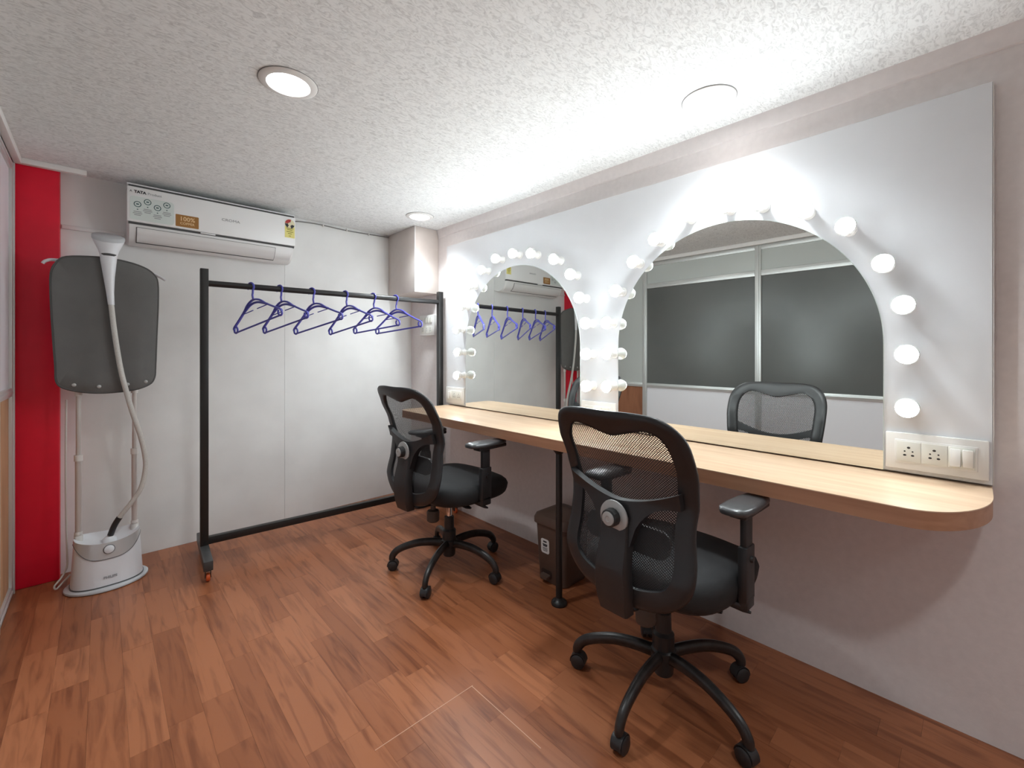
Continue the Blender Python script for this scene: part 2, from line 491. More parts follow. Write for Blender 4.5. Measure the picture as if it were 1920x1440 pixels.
# left partition: aluminium frame with panels
wl = struct(bxo('wall_left', XL - 0.12, XL - 0.035, YF - 0.1, YB + 0.1, 0, ZC, 'panel_lav'))
def post(y0, y1, z0=0.0, z1=ZC - 0.035):
    bm = B(); box(bm, XL - 0.035, XL, y0, y1, z0, z1, 0.003)
    box(bm, XL - 0.004, XL + 0.006, (y0 + y1) / 2 - 0.008, (y0 + y1) / 2 + 0.008, z0, z1, 0.002)
    return obj('frame_post', bm, 'alu', wl)
def rail(y0, y1, z0, z1):
    bm = B(); box(bm, XL - 0.035, XL - 0.001, y0, y1, z0, z1, 0.003)
    zc = (z0 + z1) / 2
    box(bm, XL - 0.005, XL + 0.004, y0, y1, zc - 0.006, zc + 0.006, 0.002)
    return obj('frame_rail', bm, 'alu', wl)
def pane(name, y0, y1, z0, z1, mat, d=0.016):
    bm = B(); box(bm, XL - 0.034, XL - d, y0, y1, z0, z1)
    o = obj(name, bm, mat, wl)
    return o
PY = [(YF, YF + 0.03), (-1.95, -1.90), (-0.88, -0.83), (0.215, 0.262), (1.285, 1.335), (2.385, 2.435), (2.80, 2.85), (3.235, 3.298)]
for a, b in PY: post(a, b)
for i in range(len(PY) - 1):
    y0, y1 = PY[i][1], PY[i + 1][0]
    last = i == len(PY) - 2
    zl = 1.0 if last else 0.845
    rail(y0, y1, 0.0, 0.045)
    rail(y0, y1, zl - 0.022, zl + 0.022)
    rail(y0, y1, ZC - 0.075, ZC - 0.035)
    if i < 5:
        rail(y0, y1, 1.865, 1.915)
        pane('glass_pane', y0, y1, zl + 0.022, 1.865, 'pane_grey')
        pane('glass_pane', y0, y1, 1.915, ZC - 0.075, 'pane_clear')
        pane('panel', y0, y1, 0.045, zl - 0.022, 'panel_lav', 0.012)
    else:
        pane('panel', y0, y1, zl + 0.022, ZC - 0.075, 'panel_lav' if last else 'pane_clear', 0.012)
        pane('panel', y0, y1, 0.045, zl - 0.022, 'panel_tan' if last else 'panel_wood', 0.012)

# boxed duct in the ceiling corner
t = thing('boxed_duct', 'cream boxed-in duct under the ceiling in the corner above the rack', 'duct box', (1.86, 3.16, 1.66))
bm = B(); box(bm, 1.757 - 1.86, XR - 0.001 - 1.86, 2.955 - 3.16, YB - 0.001 - 3.16, 0, ZC - 0.001 - 1.66, 0.003)
obj('box_body', bm, 'duct', t)
bxo('corner_bead', 1.755 - 1.86, 1.763 - 1.86, 2.952 - 3.16, 2.960 - 3.16, 0.0, ZC - 0.004 - 1.66, 'trim_white', t, bev=0.002)

# ================================================================== VANITY WALL
panel = obj('vanity_backboard', box(B(), PX, XR - 0.004, -0.037, 2.806, ZT + 0.007, 2.012, 0.0015, 1), 'panel_white')
tag(panel, 'large white laminate board on the wall carrying both arched mirrors and bulbs', 'wall panel')
bxo('edge_strip', PX + 0.001, XR - 0.004, -0.0395, -0.0375, ZT + 0.007, 2.012, 'panel_edge', panel)

MR = 0.524; MZ0 = ZT + 0.007; MZS = 1.228
mirror_specs = [(2.035, 'arched mirror ringed by lit bulbs, at the clothes rack end of the counter'),
                (0.739, 'arched mirror ringed by lit bulbs, at the free rounded end of the counter')]
for cy, lab in mirror_specs:
    t = thing('arched_mirror', lab, 'mirror', (PX, cy, MZ0), 0, 'arched mirrors over the counter')
    out = [(-MR, 0), (MR, 0)] + [(MR * math.cos(a), MZS - MZ0 + MR * math.sin(a)) for a in [PI * k / 64 for k in range(65)]]
    bm = B(); prism(bm, out, lambda a, b, d: (d, a, b), -0.005, -0.0012)
    obj('mirror_glass', bm, 'mirror', t, angle=20)
    big = [(a * (1 + 0.0035), b * 1.002 if b > 0 else b) for a, b in out]
    bm = B(); prism(bm, big, lambda a, b, d: (d, a, b), -0.0042, -0.0002)
    obj('mirror_backing', bm, 'mirror_edge', t, angle=20)

ORD = ['first', 'second', 'third', 'fourth', 'fifth', 'sixth', 'seventh', 'eighth', 'ninth', 'tenth', 'eleventh', 'twelfth', 'thirteenth', 'fourteenth', 'fifteenth']
b1 = [[2.61, 1.023], [2.604, 1.194], [2.617, 1.361], [2.565, 1.524], [2.47, 1.667], [2.327, 1.76], [2.182, 1.816], [2.017, 1.823], [1.856, 1.797], [1.671, 1.734], [1.549, 1.631], [1.487, 1.495], [1.446, 1.353], [1.442, 1.186], [1.44, 1.013]]
b2 = [[1.306, 1.018], [1.306, 1.188], [1.309, 1.348], [1.254, 1.508], [1.153, 1.64], [1.037, 1.729], [0.889, 1.808], [0.72, 1.81], [0.593, 1.791], [0.437, 1.728], [0.312, 1.64], [0.211, 1.495], [0.16, 1.352], [0.152, 1.19], [0.151, 1.016]]
BK = 1.885 / 1.91                    # measured on a plane at x = 1.91, the globes sit at x = 1.885
proto = None
for lst, side in ((b1, 'rack-end mirror'), (b2, 'free-end mirror')):
    for i, (y, z) in enumerate(lst):
        y *= BK; z = 1.2 + (z - 1.2) * BK
        lab = '%s lit bulb from the rack-side foot of the arch on the %s' % (ORD[i], side)
        if proto is None:
            t = thing('vanity_bulb', lab, 'light bulb', (PX, y, z), 0, 'lit bulbs around the mirrors')
            bm = B(); lathe(bm, [(0.0, 0.0005), (0.024, 0.0005), (0.024, 0.006), (0.019, 0.010), (0.0185, 0.030), (0.0165, 0.036), (0.0, 0.036)], 20, AX_X)
            obj('lamp_holder', bm, 'socket_white', t)
            bm = B()
            R0 = 0.0315; A0 = math.radians(23); prof = [(0.0, 0.065 + R0 * math.sin(A0))]
            for k in range(15):
                a = A0 + (PI / 2 - A0) * k / 14
                prof.append((max(R0 * math.cos(a), 0), 0.065 + R0 * math.sin(a)))
            prof[-1] = (0.0, 0.065 + R0)
            lathe(bm, prof, 24, AX_X)
            obj('globe', bm, 'bulb', t)
            bm = B(); lathe(bm, [(0.0, 0.034), (0.0165, 0.034), (0.0185, 0.040), (0.0285, 0.0530), (0.0308, 0.0600), (0.0315, 0.0660), (0.0309, 0.0715), (0.0291, 0.0770), (0.0, 0.0770)], 24, AX_X)
            obj('bulb_housing', bm, 'socket_white', t)  # opaque part extended past the globe's middle to keep light off the board
            proto = t
        else:
            t = copy_tree(proto); t.location = (PX, y, z); t['label'] = lab

# counter
t = thing('vanity_counter', 'pale wooden wall counter with rounded corner and brown edge under both mirrors', 'counter', (1.75, 1.37, 0))
def counter_outline(inset=0.0):
    x0 = 1.533 + inset; y0 = -0.036 + inset; y1 = 2.785 - inset
    pts = [(XR - 0.001, y1)]
    r = 0.05
    for k in range(9):
        a = math.radians(90 + 90 * k / 8); pts.append((x0 + r + r * math.cos(a), y1 - r + r * math.sin(a)))
    rx, ry = 0.30, 0.17
    for k in range(17):
        a = math.radians(180 + 90 * k / 16); pts.append((x0 + rx + rx * math.cos(a), y0 + ry + ry * math.sin(a)))
    pts.append((XR - 0.001, y0))
    return pts
OFF = Vector((1.75, 1.37, 0))
bm = B(); prism(bm, counter_outline(), lambda a, b, d: Vector((a, b, d)) - OFF, ZT - 0.003, ZT)
obj('worktop', bm, 'counter', t, angle=25)
bm = B(); prism(bm, counter_outline(0.001), lambda a, b, d: Vector((a, b, d)) - OFF, ZT - 0.050, ZT - 0.003)
obj('edge_band', bm, 'counter_edge', t, angle=25)
leg = B(); tube(leg, [(1.585 - 1.75, 1.356 - 1.37, 0.004), (1.585 - 1.75, 1.356 - 1.37, ZT - 0.05)], 0.0155, 16)
leg = obj('leg', leg, 'black_metal', t)
bm = B(); lathe(bm, [(0, 0.0005), (0.037, 0.0005), (0.038, 0.008), (0.034, 0.016), (0.022, 0.022), (0.0165, 0.032)], 24, Matrix.Translation((1.585 - 1.75, 1.356 - 1.37, 0)))
obj('foot', bm, 'black_metal', leg)
bm = B(); lathe(bm, [(0.017, ZT - 0.075), (0.03, ZT - 0.058), (0.034, ZT - 0.0505), (0.0, ZT - 0.0505)], 20, Matrix.Translation((1.585 - 1.75, 1.356 - 1.37, 0)))
obj('top_flange', bm, 'black_metal', leg)

# socket plates on the panel
def rocker(parent, y0, y1, z0, z1, xf, tilt):
    bm = B(); box(bm, -0.007, 0.0, y0, y1, z0, z1, 0.002)
    zc = (z0 + z1) / 2
    for v in bm.verts:
        if v.co.x < -0.003: v.co.x += tilt * (v.co.z - zc)
        v.co.x += xf
    obj('rocker_switch', bm, 'plate_white', parent)
def socket(parent, y0, y1, z0, z1, xf):
    m = bxo('socket_module', xf - 0.0025, xf, y0, y1, z0, z1, 'plate_inner', parent, 0.001)
    yc, zc, s = (y0 + y1) / 2, (z0 + z1) / 2, min(y1 - y0, z1 - z0) / 0.058
    bm = B()
    for dy, dz, ry, rz_ in ((0, 0.013, 0.0042, 0.0034), (0.0095, 0.001, 0.0024, 0.0024), (-0.0095, 0.001, 0.0024, 0.0024), (0.0095, -0.0115, 0.0042, 0.003), (-0.0095, -0.0115, 0.0042, 0.003)):
        vs_ = [(xf - 0.0030, yc + (dy + ry * math.cos(2 * PI * k / 10)) * s, zc + (dz + rz_ * math.sin(2 * PI * k / 10)) * s) for k in range(10)]
        ve_ = [(xf - 0.0010, p[1], p[2]) for p in vs_]
        loft(bm, [vs_, ve_])
    tag(obj('pin_hole', bm, 'dark_hole', m), kind='stuff')
def plate(label, ya, yb, z0, z1, layout):
    """layout: list of 's' (socket) or 'r' (rocker pair) counted from the larger Y (rack side)"""
    yc = (ya + yb) / 2
    t = thing('socket_plate', label, 'socket plate', (PX, yc, z0), 0, 'socket plates on the white board')
    h = z1 - z0; w = (yb - ya) / 2
    bxo('cover_frame', -0.012, -0.0003, -w, w, 0, h, 'plate_white', t, 0.003)
    iw = w - 0.028
    bxo('inner_bezel', -0.0145, -0.011, -iw - 0.004, iw + 0.004, 0.022, h - 0.022, 'plate_white', t, 0.0015)
    n = sum(1.0 if c == 's' else 1.0 for c in layout); cell = 2 * iw / n; y = iw
    for c in layout:
        a, b = y - cell + 0.001, y - 0.001
        if c == 's': socket(t, a, b, 0.027, h - 0.027, -0.0145)
        else:
            bxo('switch_module', -0.0165, -0.0145, a, b, 0.027, h - 0.027, 'plate_inner', t, 0.001)
            m_ = (a + b) / 2
            rocker(t, m_ + 0.002, b - 0.004, 0.033, h - 0.033, -0.0165, 0.10)
            rocker(t, a + 0.004, m_ - 0.002, 0.033, h - 0.033, -0.0165, -0.10)
        y -= cell
    return t
plate('white plate with two sockets and two switches at the counter free end', -0.030, 0.208, ZT + 0.020, ZT + 0.140, 'ssr')
plate('white socket and switch plate between the two arched mirrors', 1.278, 1.496, ZT + 0.020, ZT + 0.140, 'srs')
plate('white switch and socket plate beside the rack post above the counter', 2.575, 2.798, ZT + 0.020, ZT + 0.140, 'rss')

# switchboard on the mirror wall in the corner
t = thing('switchboard', 'white wall switchboard with two rows on the corner wall behind the rack', 'switchboard', (XR, 3.06, 1.33))
bxo('board_box', -0.045, -0.0005, -0.108, 0.108, 0, 0.165, 'plate_white', t, 0.004)
for k in range(5):
    y0 = 0.085 - k * 0.034
    if k == 0:
        bm = B(); lathe(bm, [(0, 0), (0.008, 0), (0.007, 0.006), (0, 0.006)], 14, Matrix.Translation((-0.045, y0 - 0.006, 0.122)) @ AX_X)
        obj('indicator', bm, 'dark_hole', t)
    else:
        bxo('rocker_switch', -0.052, -0.045, y0 - 0.024, y0, 0.10, 0.145, 'plate_inner', t, 0.002)
for k in range(3):
    socket(t, 0.03 - k * 0.055, 0.078 - k * 0.055, 0.018, 0.075, -0.045)

# ================================================================== CEILING DOWNLIGHTS
proto = None
for x_, y_, lab in ((0.494, 1.702, 'round recessed ceiling light over open floor, farthest from the vanity board'),
                    (1.704, 0.703, 'round recessed ceiling light in front of the mirror at the counter free end'),
                    (1.665, 2.732, 'round recessed ceiling light next to the boxed corner duct'),
                    (0.494, -0.36, 'round recessed ceiling light over the floor behind the photographer'),
                    (1.704, -1.33, 'round recessed ceiling light near the bare end of the mirror wall'),
                    (0.494, -2.36, 'round recessed ceiling light next to the wall facing the air conditioner')):
    if proto is None:
        t = thing('ceiling_downlight', lab, 'ceiling light', (x_, y_, ZC), 0, 'recessed ceiling lights')
        bm = B()
        prof = [(0.0675, -0.004), (0.072, -0.0085), (0.088, -0.0075), (0.096, -0.0035), (0.0965, -0.0005), (0.0675, -0.0005)]
        rings = [[(r * math.cos(2 * PI * k / 40), r * math.sin(2 * PI * k / 40), z) for k in range(40)] for r, z in prof]
        loft(bm, rings + [rings[0]], cap=False)
        obj('rim', bm, 'light_ring', t)
        bm = B(); lathe(bm, [(0.0, -0.0012), (0.0985, -0.0012), (0.0985, -0.0002), (0.0, -0.0002)], 40)
        obj('rim_shadow', bm, 'rim_shade', t)  # thin dark disc standing in for shade around the rim
        bm = B(); lathe(bm, [(0, -0.0048), (0.0685, -0.0048), (0.0685, -0.002), (0, -0.002)], 40)
        obj('diffuser', bm, 'light_disc', t)
        ld = bpy.data.lights.new('downlight_beam', 'SPOT')
        ld.energy = DOWNLIGHT_BEAM_WATTS; ld.color = (0.88, 0.965, 1.0)
        ld.spot_size = math.radians(124); ld.spot_blend = 1.0; ld.shadow_soft_size = 0.065
        lo = bpy.data.objects.new('downlight_beam', ld); COL.objects.link(lo)
        lo.parent = t; lo.location = (0, 0, -0.02)
        proto = t
    else:
        t = copy_tree(proto); t.location = (x_, y_, ZC); t['label'] = lab

# ================================================================== OFFICE CHAIRS
def prof_x(z):
    K = [(0.38, -0.245), (0.45, -0.264), (0.54, -0.270), (0.64, -0.248), (0.75, -0.236), (0.84, -0.260), (0.93, -0.302), (1.03, -0.352)]
    for (z0, a), (z1, b) in zip(K, K[1:]):
        if z <= z1:
            f = max(0.0, (z - z0) / (z1 - z0)); f = f * f * (3 - 2 * f) * 0.35 + f * 0.65
            return a + (b - a) * f
    return K[-1][1]
def BS(y, z): return prof_x(z) + 0.50 * y * y

OUT = [(0, 1.024), (.10, 1.025), (.170, 1.016), (.214, .985), (.236, .935), (.239, .86), (.231, .77), (.223, .70), (.226, .64), (.233, .58), (.228, .53), (.202, .485), (.15, .446), (.08, .426), (0, .420)]
INN = [(0, .944), (.06, .958), (.12, .971), (.158, .957), (.180, .917), (.184, .86), (.176, .77), (.168, .70), (.170, .62), (.172, .57), (.161, .531), (.14, .510), (.10, .496), (.06, .488), (0, .486)]
def sym(L):
    half = [Vector((a, b, 0)) for a, b in L]
    full = half + [Vector((-p.x, p.y, 0)) for p in half[-2:0:-1]]
    return catmull(full, 4, closed=True)

def make_chair():
    t = thing('office_chair', '', 'chair', (0, 0, 0), 0, 'mesh-backed office chairs at the counter')
    # star base ------------------------------------------------------
    bm = B(); lathe(bm, [(0, .072), (.030, .072), (.034, .078), (.034, .126), (.043, .132), (.043, .158), (.037, .164), (.037, .212), (.028, .222), (.026, .285), (.0, .285)], 28)
    obj('gas_column', bm, 'black_plastic', t)
    bm = B(); lathe(bm, [(.0135, .28), (.0135, .41)], 16)
    obj('chrome_rod', bm, 'chrome', t)
    path = catmull([(.028, 0, .140), (.09, 0, .147), (.165, 0, .145), (.235, 0, .128), (.283, 0, .106), (.308, 0, .078), (.312, 0, .056)], 5)
    n = len(path)
    legs = []
    for k in range(5):
        if k == 0:
            bm = B(); tube(bm, path, [.023 - .006 * i / n for i in range(n)], 12, rz=[.017 - .004 * i / n for i in range(n)], up=(0, 1, 0))
            # up vector is horizontal here, so swap: r is vertical extent, rz the width
            lg = obj('leg', bm, 'black_base', t)
            bm = B()
            for s in (-1, 1):
                Mt = Matrix.Translation((.306, s * .013, .0265)) @ Matrix.Rotation(PI / 2, 4, 'X')
                lathe(bm, [(0, -.010), (.020, -.010), (.0262, -.006), (.0262, .006), (.020, .010), (0, .010)], 20, Mt)
            hood = []
            for i in range(13):
                a = math.radians(-10 + 190 * i / 12)
                hood.append((math.cos(a), math.sin(a)))
            outl = [(.306 + .030 * c, .0275 + .030 * s_) for c, s_ in hood] + [(.306 + .0275 * c, .0275 + .0275 * s_) for c, s_ in hood[::-1]]
            prism(bm, outl, lambda a, b, d: (a, d, b), -.017, .017)
            lathe(bm, [(0, .045), (.013, .045), (.011, .066), (0, .066)], 14, Matrix.Translation((.311, 0, 0)))
            obj('caster', bm, 'black_plastic', lg)
        else:
            lg = copy_tree(legs[0], t)
        lg.rotation_euler = (0, 0, math.radians(72 * k))
        legs.append(lg)
    # mechanism --------------------------------------------------------
    bm = B(); box(bm, -.13, .12, -.07, .07, .385, .428, .008)
    box(bm, -.06, .05, -.045, .045, .355, .39, .008)
    mech = obj('tilt_mechanism', bm, 'black_plastic', t)
    bm = B(); lathe(bm, [(0, .285), (.026, .285), (.033, .292), (.034, .335), (.030, .345), (.014, .35), (.014, .39), (0, .39)], 18, Matrix.Translation((-.105, .005, 0)))
    obj('tension_knob', bm, 'tension', mech)
    for x0, yt, big in ((-.045, -.215, 1), (.02, -.275, 0)):
        bm = B()
        tube(bm, [(x0, -.05, .402), (x0 + .004, -.10, .400), (x0 + .008, yt + .085, .396)], .0045, 8)
        a = Vector((x0 + .006, yt + .09, .396)); b = Vector((x0 + .016, yt, .390))
        tube(bm, [a, a.lerp(b, .3), a.lerp(b, .75), b], [.006, .013, .016, .008] if big else [.005, .008, .007, .004], 10, rz=[.005, .007, .008, .004], up=(0, 0, 1))
        obj('lever', bm, 'black_plastic', mech)
    # seat ----------------------------------------------------------------
    def seat_sec(grow, z, zf):
        pts = []
        for k in range(44):
            a = 2 * PI * k / 44
            c, s = math.cos(a), math.sin(a)
            e = 0.55
            px = abs(c) ** e * (1 if c >= 0 else -1); py = abs(s) ** e * (1 if s >= 0 else -1)
            xx = .040 + (.250 + grow) * px; yy = (.252 + grow) * py * (1.0 - .06 * max(0, -px))
            dz = zf * max(0, (xx - .14) / .135) ** 2 if xx > .14 else 0
            dz += .010 * (yy / .245) ** 2 if zf != 0 else 0
            pts.append((xx, yy, z - dz))
        return pts
    bm = B(); loft(bm, [seat_sec(-.035, .424, .002), seat_sec(-.006, .432, .004), seat_sec(.0, .452, .010), seat_sec(.004, .482, .018), seat_sec(-.004, .505, .026), seat_sec(-.022, .518, .030), seat_sec(-.06, .524, .030), seat_sec(-.12, .524, .022), seat_sec(-.19, .522, .0)])
    obj('seat', bm, 'black_fabric', t, angle=60)
    bm = B(); loft(bm, [seat_sec(-.05, .416, 0), seat_sec(-.012, .424, .002), seat_sec(-.004, .438, .004), seat_sec(-.02, .440, .004)])
    obj('seat_shell', bm, 'black_plastic', t, angle=50)
    # arms ------------------------------------------------------------------
    for s in (1, -1):
        bm = B(); ya = s * .264
        box(bm, -.005, .062, ya - .014, ya + .014, .43, .60, .006)
        box(bm, .002, .055, ya - .010, ya + .010, .58, .712, .005)
        box(bm, .0, .058, min(ya, s * .10), max(ya, s * .10), .405, .425, .005)
        box(bm, .0, .058, ya - .014, ya + .014, .405, .45, .006)
        ar = obj('armrest', bm, 'black_plastic', t)
        bm = B(); lathe(bm, [(0, 0), (.011, 0), (.009, .008), (0, .008)], 14, Matrix.Translation((.03, ya + s * .014, .56)) @ Matrix.Rotation(-s * PI / 2, 4, 'X'))
        obj('height_button', bm, 'black_plastic', ar)
        secs = []
        for fx, w, zt, zb in ((-.120, .012, .728, .719), (-.114, .030, .733, .713), (-.092, .042, .7365, .709), (-.03, .045, .7365, .706), (.04, .042, .735, .706), (.10, .038, .732, .707), (.124, .030, .728, .709), (.132, .012, .723, .714)):
            sec = []
            for k in range(14):
                a = 2 * PI * k / 14; c, q = math.cos(a), math.sin(a)
                yy = w * abs(c) ** .6 * (1 if c >= 0 else -1)
                zz = (zt + zb) / 2 + (zt - zb) / 2 * abs(q) ** .6 * (1 if q >= 0 else -1)
                sec.append((.035 + fx, s * .258 + yy, zz))
            secs.append(sec)
        bm = B(); loft(bm, secs)
        obj('arm_pad', bm, 'armpad', ar, angle=50)
        bm = B(); box(bm, -.03, .165, s * .260 - .026, s * .260 + .026, .692, .710, .005)
        obj('pad_bracket', bm, 'black_plastic', ar)
    # backrest -----------------------------------------------------------------
    o_, i_ = sym(OUT), sym(INN); n = len(o_)
    secs = []
    for a, b in zip(o_, i_):
        sec = []
        for f, d in ((0, .004), (.10, .0115), (.35, .014), (.75, .012), (.95, .008), (1.0, .0), (.95, -.008), (.75, -.010), (.35, -.012), (.10, -.0105), (0, -.004)):
            y = a.x + (b.x - a.x) * f; z = a.y + (b.y - a.y) * f
            sec.append((BS(y, z) + d, y, z))
        secs.append(sec)
    bm = B(); loft(bm, secs + [secs[0]], cap=False); bmesh.ops.remove_doubles(bm, verts=bm.verts, dist=1e-6)
    fr = obj('back_frame', bm, 'black_plastic', t, angle=60)
    bm = B(); rings = []
    cen = Vector((0, .70, 0))
    for f in (1.06, .85, .62, .38, .15):
        rings.append([bm.verts.new((BS(p.x, p.y) + .003, p.x, p.y)) for p in [cen + (q - cen) * f for q in i_]])
    for a, b in zip(rings, rings[1:]):
        for k in range(n): bm.faces.new((a[k], a[(k + 1) % n], b[(k + 1) % n], b[k]))
    bm.faces.new(rings[-1])
    obj('mesh_panel', bm, 'mesh_fabric', t, angle=80)
    # lumbar pad in front of the mesh
    bm = B()
    prism(bm, rrect(-.15, .15, .585, .665, .03), lambda a, b, d: (BS(a, b) + d, a, b), .010, .022)
    obj('lumbar_pad', bm, 'black_plastic', t)
    # rear yoke and spine
    def plate_grid(rows, d0, d1):
        bm = B(); fr_, bk = [], []
        for row in rows:
            fr_.append([bm.verts.new((BS(y, z) + d0, y, z)) for y, z in row])
            bk.append([bm.verts.new((BS(y, z) + d1 - (.006 if 0 < j < len(row) - 1 else 0), y, z)) for j, (y, z) in enumerate(row)])
        for g, fl in ((fr_, 0), (bk, 1)):
            for a, b in zip(g, g[1:]):
                for k in range(len(a) - 1):
                    q = (a[k], a[k + 1], b[k + 1], b[k]); bm.faces.new(q[::-1] if fl else q)
        R_, C_ = len(rows), len(rows[0])
        bd = [(0, c) for c in range(C_)] + [(r, C_ - 1) for r in range(1, R_)] + [(R_ - 1, c) for c in range(C_ - 2, -1, -1)] + [(r, 0) for r in range(R_ - 2, 0, -1)]
        for (a, b), (c, d) in zip(bd, bd[1:] + bd[:1]):
            bm.faces.new((fr_[a][b], fr_[c][d], bk[c][d], bk[a][b]))
        return bm
    ys = [-.196 + .392 * k / 28 for k in range(29)]
    def ztop(y): return .742 + .062 * (abs(y) / .205) ** 1.7
    def zbot(y):
        a = abs(y)
        return .600 if a < .055 else .600 + .150 * (1 - (1 - min((a - .055) / .135, 1)) ** 2.2) ** .5
    rows = [[(y, ztop(y) + (min(zbot(y), ztop(y) - .012) - ztop(y)) * f) for y in ys] for f in (0, .06, .5, .94, 1)]
    obj('rear_yoke', plate_grid(rows, -.012, -.034), 'black_plastic', t, angle=45)
    zs = [.70 - .30 * k / 14 for k in range(15)]
    def hw(z): return .052 + .006 * math.cos((z - .42) * 9) if z > .46 else .0565 - (.46 - z) * .12
    rows = [[(hw(z) * f, z) for f in (-1, -.9, -.4, 0, .4, .9, 1)] for z in zs]
    sp = obj('spine', plate_grid(rows, -.010, -.044), 'black_plastic', t, angle=45)
    bm = B(); tube(bm, catmull([(-.262, 0, .43), (-.245, 0, .405), (-.19, 0, .396), (-.08, 0, .402)], 4), .045, 12, rz=.012, up=(0, 0, 1))
    obj('spine_bracket', bm, 'black_plastic', sp)
    zc = .693; xb = BS(0, zc) - .048
    bm = B(); lathe(bm, [(0, 0), (.050, 0), (.049, .004), (.043, .006), (0, .006)], 30, Matrix.Translation((xb, 0, zc)) @ AX_X)
    kd = obj('knob_disc', bm, 'knob_silver', t)
    bm = B(); lathe(bm, [(0, .004), (.0275, .004), (.027, .028), (.024, .030), (0, .030)], 14, Matrix.Translation((xb, 0, zc)) @ AX_X)
    obj('knob_grip', bm, 'black_plastic', kd, angle=20)
    bm = B(); lathe(bm, [(0, .029), (.0215, .029), (.0205, .033), (.009, .034), (.007, .0325), (0, .0325)], 24, Matrix.Translation((xb, 0, zc)) @ AX_X)
    obj('knob_cap', bm, 'knob_silver', kd)
    return t
chair = make_chair()
chair['label'] = 'black mesh-backed office chair at the mirror by the counter free end'
chair2 = copy_tree(chair)
chair2['label'] = 'black mesh-backed office chair nearer the clothes rack'
def place_chair(c, x_, y_, az, base):
    c.location = (x_, y_, 0); c.rotation_euler = (0, 0, math.radians(az))
    k = 0
    for ch in c.children:
        if ch.name.split('.')[0] == 'leg':
            ch.rotation_euler = (0, 0, math.radians(base + 72 * k - az)); k += 1
place_chair(chair, 1.440, 0.752, -2, 40)
place_chair(chair2, 1.408, 2.003, 3, 69)

# ================================================================== AIR CONDITIONER
AX0, AX1, AYF, AZ0, AZ1 = 0.104, 0.967, 3.185, 1.802, 2.128
t = thing('air_conditioner', 'white wall-mounted split air conditioner with stickers above the clothes rack', 'air conditioner', ((AX0 + AX1) / 2, YB, AZ0))
hw_ = (AX1 - AX0) / 2; D = YB - AYF; HH = AZ1 - AZ0
def yz(lst): return [Vector((0, -a, b)) for a, b in lst]
body_prof = [(0.0005, 0.018), (0.075, 0.0), (0.12, 0.006), (0.155, 0.028), (0.178, 0.062), (0.186, 0.098), (0.188, 0.112), (0.188, HH - 0.012), (0.170, HH), (0.0005, HH)]
bm = B()
secs = []
for xx, ins in ((-hw_ + .004, .008), (-hw_ + .010, .002), (hw_ - .022, .002), (hw_ - .008, .010)):
    secs.append([(xx, -max(a - ins, .0005) if a > .01 else -a, b + (ins if b < .1 else 0)) for a, b in body_prof])
loft(bm, secs)
obj('body', bm, 'ac_lower', t)
bm = B()
box(bm, -hw_, hw_, -D, -0.180, 0.116, HH - 0.016, 0.004)
fp = obj('front_panel', bm, 'ac_white', t)
bm = B(); box(bm, -hw_ + .006, hw_ - .006, -D + .005, -.17, 0.104, 0.1155)
obj('panel_gap', bm, 'ac_gap', t)
bm = B(); box(bm, -hw_ + .006, hw_ - .006, -D + .006, -.15, HH - 0.0155, HH - 0.0055)
obj('top_gap', bm, 'ac_gap', t)
bm = B(); box(bm, -hw_, hw_, -D + .012, -.06, HH - 0.005, HH + 0.004, 0.002)
obj('top_cover', bm, 'ac_white', t)
# louver
def on_body(zz):
    for (a0, b0), (a1, b1_) in zip(body_prof[1:], body_prof[2:]):
        if b0 <= zz <= b1_: return a0 + (a1 - a0) * (zz - b0) / (b1_ - b0)
    return 0.188
def strip(xa, xb, z0, z1, d, n=8):
    bm = B(); secs = []
    zz = [z0 + (z1 - z0) * k / n for k in range(n + 1)]
    pts = [(-(on_body(z) + d), z) for z in zz] + [(-(on_body(z) - .004), z) for z in zz[::-1]]
    loft(bm, [[(xa, a, b) for a, b in pts], [(xb, a, b) for a, b in pts]])
    return bm
obj('louver_gap', strip(-hw_ + .040, hw_ - .120, 0.012, 0.090, .0012), 'ac_gap', t)
obj('louver', strip(-hw_ + .0425, hw_ - .1225, 0.015, 0.0875, .0032), 'ac_lower', t)
bxo('catch', -.10, -.025, -D + .001, -D + .02, .107, .114, 'ac_white', t, .001)
# stickers and lettering
yF = -D - 0.0002
st = obj('feature_sticker', prism(B(), rrect(-hw_ + .012, -hw_ + .205, .128, .258, .016), lambda a, b, d: (a, d, b), yF, yF - .0006), 'sticker_mint', t)
cx0 = -hw_ + .012
for cx, cz in ((.032, .215), (.075, .235), (.118, .212), (.160, .236)):
    bm = B()
    ring = [(.0165, -.0006), (.0165, -.0012), (.0125, -.0012), (.0125, -.0006)]
    secs = [[(cx0 + cx + r * math.cos(2 * PI * k / 24), yF + d, cz + r * math.sin(2 * PI * k / 24)) for k in range(24)] for r, d in ring]
    loft(bm, secs + [secs[0]], cap=False)
    obj('icon_ring', bm, 'ink_teal', st)
    bm = B(); box(bm, cx0 + cx - .006, cx0 + cx + .006, yF - .0012, yF - .0004, cz - .003, cz + .004)
    box(bm, cx0 + cx - .003, cx0 + cx + .003, yF - .0012, yF - .0004, cz - .031, cz - .026)
    tag(obj('icon_mark', bm, 'ink_teal', st), kind='stuff')
    bm = B()
    for r_ in range(3):
        w_ = (.017, .020, .014)[r_]
        box(bm, cx0 + cx - w_, cx0 + cx + w_, yF - .0010, yF - .0004, cz - .044 - .009 * r_, cz - .040 - .009 * r_)
    tag(obj('print_line', bm, 'ink_grey', st), kind='stuff')
